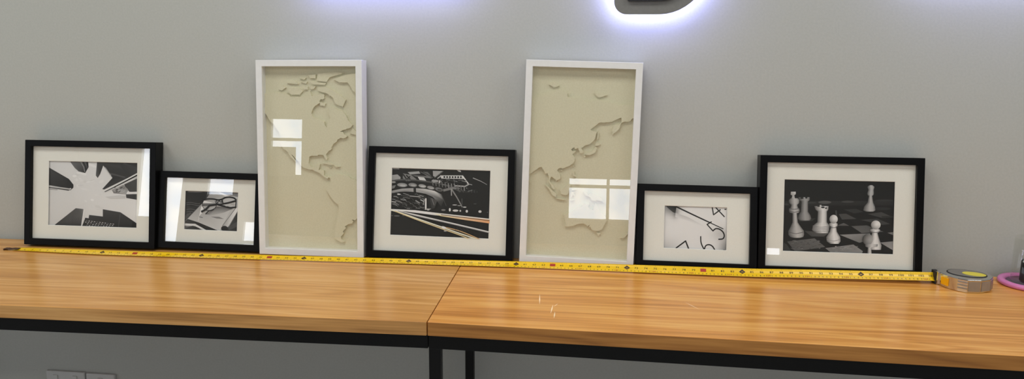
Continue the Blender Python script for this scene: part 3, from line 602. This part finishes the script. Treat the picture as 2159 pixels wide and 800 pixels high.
def map_frame(key, label, px, Hm, main, islands):
    W, H, T, b = DIM['M']
    r = frame_root(key, label, 'picture', 'white framed relief maps leaning on the wall')
    moulding(W, H, b, T, M['white'], r)
    box('backing_board', b-0.004, W-b+0.004, -0.012, -0.0085, b-0.004, H-b+0.004, M['backing'], r)
    d = T-0.025; e = b-0.004
    bm = bmesh.new(); ring(bm, (e, e, W-e, H-e), (b-0.0005, b-0.0005, W-b+0.0005, H-b+0.0005), -(T-0.0062), -d)
    from_bm('spacer', bm, M['map'], r)
    panel = box('map_panel', e, W-e, -d, -d+0.003, e, H-e, M['map'], r)
    rect = (b-0.0004, b-0.0004, W-b+0.0004, H-b+0.0004)
    def land(pts, name, th, amp, step):
        P = [Hm(px(*q)) for q in pts]; P = coast(P, amp, step); P = clip(P, rect)
        Q = []
        for q in P:
            if not Q or (Vector(q)-Vector(Q[-1])).length > 1e-5: Q.append(q)
        if len(Q) < 3 or abs(area2(Q)) < 2e-6: return
        if area2(Q) < 0: Q.reverse()
        bm = bmesh.new()
        top = [bm.verts.new((x, -d-th, z)) for x, z in Q]; low = [bm.verts.new((x, -d, z)) for x, z in Q]
        n = len(Q)
        bm.faces.new(top)
        for i in range(n): bm.faces.new((top[(i+1) % n], top[i], low[i], low[(i+1) % n]))
        me = bpy.data.meshes.new(name); bm.to_mesh(me); bm.free(); link(name, me, panel, [M['map']])
    land(main, 'landmass', 0.0075, 0.0008, 0.0028)
    for k in islands: land(k, 'landmass' if len(k) > 25 else 'island', 0.0070 if len(k) > 6 else 0.0055, 0.0004, 0.0024)
    box('glass', b-0.002, W-b+0.002, -(T-.004), -(T-.006), b-0.002, H-b+0.002, M['glass'], r)
    return r
map_frame('F3', 'tall white frame with a beige relief map of the Americas, leaning on the wall', px_a, H_A, AMERICA, ISL_A)
map_frame('F5', 'tall white frame with a beige relief map of Asia and Australia, below the lit sign', px_b, H_B, ASIA, ISL_B)

# ------------------------------------------------------------------ tape measure
tm = thing('tape_measure', 'chrome tape measure with its yellow blade pulled out along all seven frames', 'tape measure', loc=(0.52, -0.13, Z0))
TO = Vector(tm.location)
def sub(o): o.data.transform(Matrix.Translation(-TO)); return o
PATH = [(-2.1420,-.1460),(-2.05,-.1500),(-1.844,-.1560),(-1.5455,-.1490),(-1.2412,-.1385),(-1.0785,-.1345),(-.9357,-.1300),(-.6382,-.1225),(-.3367,-.1256),(-.0326,-.1300),(.1412,-.1290),(.30,-.1235),(.4670,-.1165)]
BETA = [(-2.142,4),(-1.85,16),(-1.24,16),(-.9,19),(-.638,24),(-.3367,36),(0.0,44),(.467,47)]
LIFT = [(-2.142,.0003),(-1.8,.0004),(-.9,.0014),(-.34,.002),(0.0,.0032),(.14,.006),(.467,.0078)]
WT = 0.0250
def smooth(tab, x):
    return (interp(tab, x-.06)+2*interp(tab, x)+interp(tab, x+.06))/4
def tape_pt(x, w, off=0.0):
    """point on the blade: w = 0 front edge ... 1 back edge, off = distance above its face"""
    be = math.radians(smooth(BETA, x)); d = Vector((0, math.cos(be), math.sin(be))); n = Vector((0, -math.sin(be), math.cos(be)))
    s = 0.0022*(1-(2*w-1)**2)              # hollow of the curved blade
    return Vector((x, smooth(PATH, x), Z0+interp(LIFT, x)+0.0022*0))+d*(w*WT)+n*(0.0023-s+off)
bm = bmesh.new(); K = 8; rows = []
NX = 150
for i in range(NX+1):
    x = -2.142+(0.467+2.142)*i/NX
    rows.append([bm.verts.new(tape_pt(x, k/K, 0.00025)) for k in range(K+1)]+[bm.verts.new(tape_pt(x, k/K, -0.0001)) for k in range(K, -1, -1)])
m_ = len(rows[0])
for a, b in zip(rows, rows[1:]):
    for k in range(m_): bm.faces.new((a[k], a[(k+1) % m_], b[(k+1) % m_], b[k]))
bm.faces.new(rows[0]); bm.faces.new(rows[-1][::-1])
blade = sub(from_bm('blade', bm, M['tape'], tm, smooth=True))
# glyphs from Blender's own font, laid on the blade
GL = {}
def glyph(ch):
    if ch not in GL:
        cu = bpy.data.curves.new('glyph', 'FONT'); cu.body = ch; cu.size = 1.0; cu.resolution_u = 2
        ob = bpy.data.objects.new('glyph', cu); COL.objects.link(ob)
        dg = bpy.context.evaluated_depsgraph_get(); me = ob.evaluated_get(dg).to_mesh()
        GL[ch] = ([(v.co.x, v.co.y) for v in me.vertices], [tuple(p.vertices) for p in me.polygons])
        ob.evaluated_get(dg).to_mesh_clear(); bpy.data.objects.remove(ob); bpy.data.curves.remove(cu)
    return GL[ch]
def put_text(bm, txt, x, w, size, mi, sx=1.0, bold=0.0):
    adv = 0.56*size*sx; x0 = x-adv*len(txt)/2
    for k, ch in enumerate(txt):
        V, Fs = glyph(ch)
        for dx in ((-bold, 0, bold) if bold else (0,)):
            vs = [bm.verts.new(tape_pt(x0+k*adv+vx*size*sx+dx, w+vy*size/WT, 0.0005)) for vx, vy in V]
            for f in Fs:
                try: bm.faces.new([vs[i] for i in f]).material_index = mi
                except ValueError: pass
def put_quad(bm, pts, mi, off=0.00045):
    try: bm.faces.new([bm.verts.new(tape_pt(x, w, off)) for x, w in pts]).material_index = mi
    except ValueError: pass
bm = bmesh.new()
INCH = 0.0254; X0 = -2.1607
for i in range(1, 104):
    x = X0+i*INCH
    if x > 0.462: break
    if i % 12 == 0:                       # black diamond with the foot number
        put_quad(bm, [(x-.0085,.60),(x,.36),(x+.0085,.60),(x,.88)], 0, 0.0004)
        put_text(bm, str(i//12)+'F', x+.0006, .50, .0064, 2, 1.0)
    elif i % 16 == 0:                     # red block with the inch number
        put_quad(bm, [(x-.0075,.44),(x+.0075,.44),(x+.0075,.82),(x-.0075,.82)], 1, 0.0004)
        put_text(bm, str(i), x, .50, .0066, 2, 1.1)
    else: put_text(bm, str(i), x, .50, .0080, 0, 1.15, 0.00022)
    for k in range(8):
        h = .16 if k == 0 else (.10 if k == 4 else .06)
        xx = x+k*INCH/8
        put_quad(bm, [(xx-.0002,1.0-h),(xx+.0002,1.0-h),(xx+.0002,.985),(xx-.0002,.985)], 0)
for c in range(1, 263):
    x = X0+c*0.01
    if x > 0.462: break
    if c % 10 == 0: put_text(bm, str(c), x, .13, .0062, 1, 1.25, 0.0002)
    else: put_text(bm, str(c % 10), x, .14, .0046, 0, 1.2, 0.00025)
    put_quad(bm, [(x-.0002,.02),(x+.0002,.02),(x+.0002,.11),(x-.0002,.11)], 0)
mk = from_bm('printed_scale', bm, [M['ink'], M['redink'], M['tape']], blade); mk.data.transform(Matrix.Translation(-TO))
# worn end hook
bm = bmesh.new()
h0, h1 = tape_pt(-2.140, 0.12, 0.0006), tape_pt(-2.140, 0.88, 0.0006)
for (xa, xb, wa, wb, z) in ((-2.166,-2.128,.18,.82,.0016),):
    pts = [(-2.128,.22),(-2.140,.15),(-2.150,.30),(-2.158,.12),(-2.168,.16),(-2.172,.50),(-2.166,.84),(-2.154,.70),(-2.146,.88),(-2.128,.78)]
    lo = [bm.verts.new((x, -.1460+(w*WT), Z0+.0036)) for x, w in pts]; hi = [bm.verts.new((x, -.1460+(w*WT), Z0+.0046)) for x, w in pts]
    bm.faces.new(lo[::-1]); bm.faces.new(hi)
    for i in range(len(pts)): bm.faces.new((lo[i], lo[(i+1) % len(pts)], hi[(i+1) % len(pts)], hi[i]))
add_box(bm, -2.1735, -2.1700, -.1420, -.1265, Z0+.0003, Z0+.0047)
sub(from_bm('end_hook', bm, M['rust'], tm))
# case, lying on its side
CP = [(.4665,-.1160),(.4780,-.1500),(.4940,-.1715),(.5117,-.1850),(.5440,-.1840),(.5720,-.1700),(.5880,-.1480),(.5900,-.1240),(.5740,-.1000),(.5400,-.0860),(.5000,-.0800),(.4740,-.0880)]
def shrink(P, d):
    c = Vector((sum(p[0] for p in P)/len(P), sum(p[1] for p in P)/len(P)))
    return [tuple(c+(Vector(p)-c)*(1-d/(Vector(p)-c).length)) for p in P]
bm = bmesh.new(); prism(bm, CP, Z0+0.0003, Z0+0.0345)
bmesh.ops.bevel(bm, geom=[e for e in bm.edges if abs(e.verts[0].co.z-e.verts[1].co.z) < 1e-5], offset=0.0022, segments=3, profile=0.5, affect='EDGES')
case = sub(from_bm('case', bm, M['chrome'], tm))
bm = bmesh.new()
for z in (0.0085, 0.0165, 0.0245):       # grip ribs round the front flank
    seg = CP[2:4]
    A = [Vector((*p, 0)) for p in seg]; c = Vector((.53,-.13,0))
    o = [p+(p-c).normalized()*0.0012 for p in A]; i_ = [p-(p-c).normalized()*0.001 for p in A]
    for k in range(len(seg)-1):
        q = [bm.verts.new((v.x, v.y, Z0+z+h)) for v, h in ((i_[k],0),(o[k],.001),(o[k],.0038),(i_[k],.005),(i_[k+1],0),(o[k+1],.001),(o[k+1],.0038),(i_[k+1],.005))]
        for f in ((0,1,5,4),(1,2,6,5),(2,3,7,6)): bm.faces.new([q[j] for j in f])
sub(from_bm('grip_rib', bm, M['chrome_dull'], tm))
def ellipse_plate(name, cx, cy, rx, ry, rot, z0, z1, m, n=36, hole=0.0):
    bm = bmesh.new(); c, s = math.cos(rot), math.sin(rot)
    P = [(cx+rx*math.cos(t)*c-ry*math.sin(t)*s, cy+rx*math.cos(t)*s+ry*math.sin(t)*c) for t in [2*math.pi*i/n for i in range(n)]]
    prism(bm, P, z0, z1); return sub(from_bm(name, bm, m, tm))
ellipse_plate('label_rim', .5330, -.1270, .046, .034, -.35, Z0+.0343, Z0+.0354, M['rubber'])
ellipse_plate('label_face', .5330, -.1270, .043, .031, -.35, Z0+.0350, Z0+.0358, M['chrome_dull'])
ellipse_plate('label', .5480, -.1335, .027, .018, -.35, Z0+.0355, Z0+.0362, M['label'])
# mouth, lock button, mouth bar
sub(box('mouth', .4605, .4720, -.1190, -.0920, Z0+.0010, Z0+.0335, M['rubber'], tm, bevel=.001))
bm = bmesh.new()
d = (Vector(CP[1])-Vector(CP[0])).normalized(); n_ = Vector((d.y, -d.x))
if n_.x > 0: n_ = -n_
def side_plate(name, s0, s1, z0, z1, t, m):
    bm = bmesh.new(); a = Vector(CP[0])+d*s0; b = Vector(CP[0])+d*s1
    P = [a-n_*0.001, b-n_*0.001, b+n_*t, a+n_*t]
    prism(bm, [tuple(p) for p in P], z0, z1); bmesh.ops.bevel(bm, geom=bm.edges[:], offset=.0006, segments=2, affect='EDGES')
    return sub(from_bm(name, bm, m, tm))
side_plate('mouth_bar', -.001, .007, Z0+.0005, Z0+.0350, .004, M['chrome'])
def face_plate(name, i, j, f0, f1, z0, z1, t, m):
    a, b = Vector(CP[i]), Vector(CP[j]); e = b-a; q = Vector((e.y, -e.x)).normalized(); c = Vector((.53, -.13))
    if q.dot((a+b)/2-c) < 0: q = -q
    P = [a+e*f0-q*.001, a+e*f1-q*.001, a+e*f1+q*t, a+e*f0+q*t]
    bm = bmesh.new(); prism(bm, [tuple(p) for p in P], z0, z1); bmesh.ops.bevel(bm, geom=bm.edges[:], offset=.0004, segments=2, affect='EDGES')
    return sub(from_bm(name, bm, m, tm))
face_plate('side_grip', 3, 4, .06, .96, Z0+.0045, Z0+.0295, .0010, M['chrome_dull'])
face_plate('side_grip', 4, 5, .04, .96, Z0+.0045, Z0+.0295, .0010, M['chrome_dull'])
face_plate('side_grip', 5, 6, .04, .94, Z0+.0045, Z0+.0295, .0010, M['chrome_dull'])
side_plate('lock_button', .016, .040, Z0+.0070, Z0+.0270, .0025, M['button'])

# ------------------------------------------------------------------ clear container with pink base, cut by the picture edge
pc = thing('plastic_container', 'clear plastic container with pink base ring, right of the tape measure', 'container', loc=(.704, -.092, Z0))
def lathe(name, prof, m, parent, n=48):
    bm = bmesh.new(); R = []
    for i in range(n):
        t = 2*math.pi*i/n; R.append([bm.verts.new((r*math.cos(t), r*math.sin(t), z)) for r, z in prof])
    for i in range(n):
        a, b = R[i], R[(i+1) % n]
        for k in range(len(prof)-1): bm.faces.new((a[k], b[k], b[k+1], a[k+1]))
    return from_bm(name, bm, m, parent, smooth=True)
lathe('base_ring', [(.0535,.0003),(.068,.0003),(.0725,.003),(.0735,.008),(.071,.0125),(.064,.0138),(.058,.012),(.0545,.007),(.0535,.0003)], M['pink'], pc)
lathe('base_floor', [(.0005,.0006),(.0540,.0006),(.0540,.0080),(.0005,.0080)], M['floorgrey'], pc)
lathe('clear_wall', [(.0455,.0085),(.0460,.020),(.0430,.125),(.0415,.125),(.0440,.020),(.0435,.0085)], M['clear'], pc)
lathe('dark_contents', [(.0005,.0100),(.0235,.0100),(.0245,.012),(.0235,.062),(.021,.066),(.0005,.066)], M['dark'], pc)

# ------------------------------------------------------------------ wall sockets under the table
def socket(label, x0, x1, z1):
    w, h = x1-x0, 0.086
    t = thing('wall_socket', label, 'socket', 'white wall sockets below the table', loc=((x0+x1)/2, -0.0002, z1-h/2+Z0))
    box('face_plate', -w/2, w/2, -0.011, 0.0, -h/2, h/2, M['socket'], t, bevel=.003)
    for cx in ((-w/4, w/4) if w > .12 else (0.0,)):
        box('rocker_switch', cx-.008, cx+.008, -.0145, -.0105, h/2-.030, h/2-.012, M['socket'], t, bevel=.001)
        for dx, dz in ((0,-.001),(-.011,-.020),(.011,-.020)):
            box('pin_hole', cx+dx-.003, cx+dx+.003, -.0113, -.0108, dz-.012, dz-.004, M['rubber'], t)
    return t
socket('white double wall socket low on the wall at the far left', -2.1716, -2.0372, -.437)
socket('smaller white wall socket to the right of the double one', -2.0325, -1.9344, -.4385)

# ------------------------------------------------------------------ halo-lit sign on the wall
def d_shape(x0, z0, z1, xc, rx, rr, n=24):
    """capital D outline: rounded left corners, elliptical bowl"""
    P = []; zc, rz = (z0+z1)/2, (z1-z0)/2
    for i in range(n+1):
        t = -math.pi/2+math.pi*i/n; P.append((xc+rx*math.cos(t), zc+rz*math.sin(t)))
    for i in range(9):
        t = math.pi/2+math.pi/2*i/8; P.append((x0+rr+rr*math.cos(t), z1-rr+rr*math.sin(t)))
    for i in range(9):
        t = math.pi+math.pi/2*i/8; P.append((x0+rr+rr*math.cos(t), z0+rr+rr*math.sin(t)))
    return P
def xz_prism(name, P, y0, y1, m, parent):
    bm = bmesh.new()
    a = [bm.verts.new((x, y0, z)) for x, z in P]; b = [bm.verts.new((x, y1, z)) for x, z in P]
    bm.faces.new(a); bm.faces.new(b[::-1])
    for i in range(len(P)): j = (i+1) % len(P); bm.faces.new((a[j], a[i], b[i], b[j]))
    return from_bm(name, bm, m, parent)
sg = thing('sign_letter', 'grey rounded sign letter with white glowing edge, on the wall above the Asia map', 'sign', loc=(0, -0.0002, Z0))
xz_prism('back_plate', d_shape(-.3833, .6955, 1.000, -.2634, .135, .034), -.050, -.044, M['sign'], sg)
xz_prism('lit_rim', d_shape(-.3815, .6973, .998, -.2634, .133, .033), -.044, -.016, M['halo'], sg)
xz_prism('spacer', d_shape(-.35, .73, .966, -.2634, .10, .02), -.016, 0.0, M['sign'], sg)
def ring_xz(name, P, Q, y0, y1, m, parent):
    bm = bmesh.new(); n = len(P)
    V = [[bm.verts.new((x, y, z)) for x, z in R] for R, y in ((P,y0),(Q,y0),(P,y1),(Q,y1))]
    for i in range(n):
        j = (i+1) % n
        for a, b in ((0,1),(1,3),(3,2),(2,0)): bm.faces.new((V[a][i], V[a][j], V[b][j], V[b][i]))
    return from_bm(name, bm, m, parent)
ring_xz('letter_face', d_shape(-.349, .7300, .966, -.2634, .10, .006), d_shape(-.310, .772, .924, -.2634, .06, .004), -.060, -.050, M['signblack'], sg)
# the sign's other lit plates, just above the picture
def plate(label, x0, x1, z0, z1):
    t = thing('sign_plate', label, 'sign', loc=(0, -0.0002, Z0)); r = .03
    def rr(i):
        P = []
        for cx, cz, a in ((x1-r, z0+r, -90), (x1-r, z1-r, 0), (x0+r, z1-r, 90), (x0+r, z0+r, 180)):
            for k in range(7):
                t_ = math.radians(a+15*k); P.append((cx+(r-i)*math.cos(t_), cz+(r-i)*math.sin(t_)))
        return P
    xz_prism('back_plate', rr(0), -.050, -.044, M['sign'], t); xz_prism('lit_rim', rr(.002), -.044, -.016, M['halo'], t); xz_prism('spacer', rr(.025), -.016, 0, M['sign'], t)
plate('long grey sign plate with glowing edge, on the wall above the bridge picture', -1.25, -.78, .785, .99)
plate('grey sign plate with glowing edge on the wall above the chess picture', .36, .90, .82, .99)

# ------------------------------------------------------------------ lights and camera
def area(name, loc, rot, sx, sy, power, col=(1,1,1)):
    l = bpy.data.lights.new(name, 'AREA'); l.shape = 'RECTANGLE'; l.size = sx; l.size_y = sy; l.energy = power; l.color = col
    o = bpy.data.objects.new(name, l); o.location = loc; o.rotation_euler = rot; COL.objects.link(o); return o
for k, x in enumerate((-3.0, -1.0, 1.0)):
    area('ceiling_panel_light', (x, -1.05, ZC-0.01), (0, 0, 0), 1.2, 0.6, 17.0, (1.0, 0.985, 0.935))
    area('ceiling_panel_light', (x, -3.3, ZC-0.01), (0, 0, 0), 1.2, 0.6, 17.0, (1.0, 0.985, 0.935))
w = bpy.data.worlds.new('World'); S.world = w; w.use_nodes = True
w.node_tree.nodes['Background'].inputs[0].default_value = (0.86, 0.92, 1.0, 1); w.node_tree.nodes['Background'].inputs[1].default_value = 0.3

cam = bpy.data.cameras.new('camera'); co = bpy.data.objects.new('camera', cam); COL.objects.link(co)
R_, U_, F_ = Vector((.9919,.1274,.0020)), Vector((-.0220,.1557,.9876)), Vector((-.1255,.9796,-.1572))
B_ = -F_
co.matrix_world = Matrix(((R_.x,U_.x,B_.x,-.4196),(R_.y,U_.y,B_.y,-2.2825),(R_.z,U_.z,B_.z,.6518+Z0),(0,0,0,1)))
cam.sensor_width = 36.0; cam.lens = 36.0*1707.26/2159; cam.shift_x = (1079.5-1042.7)/2159; cam.shift_y = (336.4-400)/2159
cam.clip_start = 0.02
S.camera = co
S.view_settings.view_transform = 'Standard'; S.view_settings.look = 'None'; S.view_settings.gamma = 1.0
S.view_settings.use_curve_mapping = False; S.view_settings.exposure = -0.08
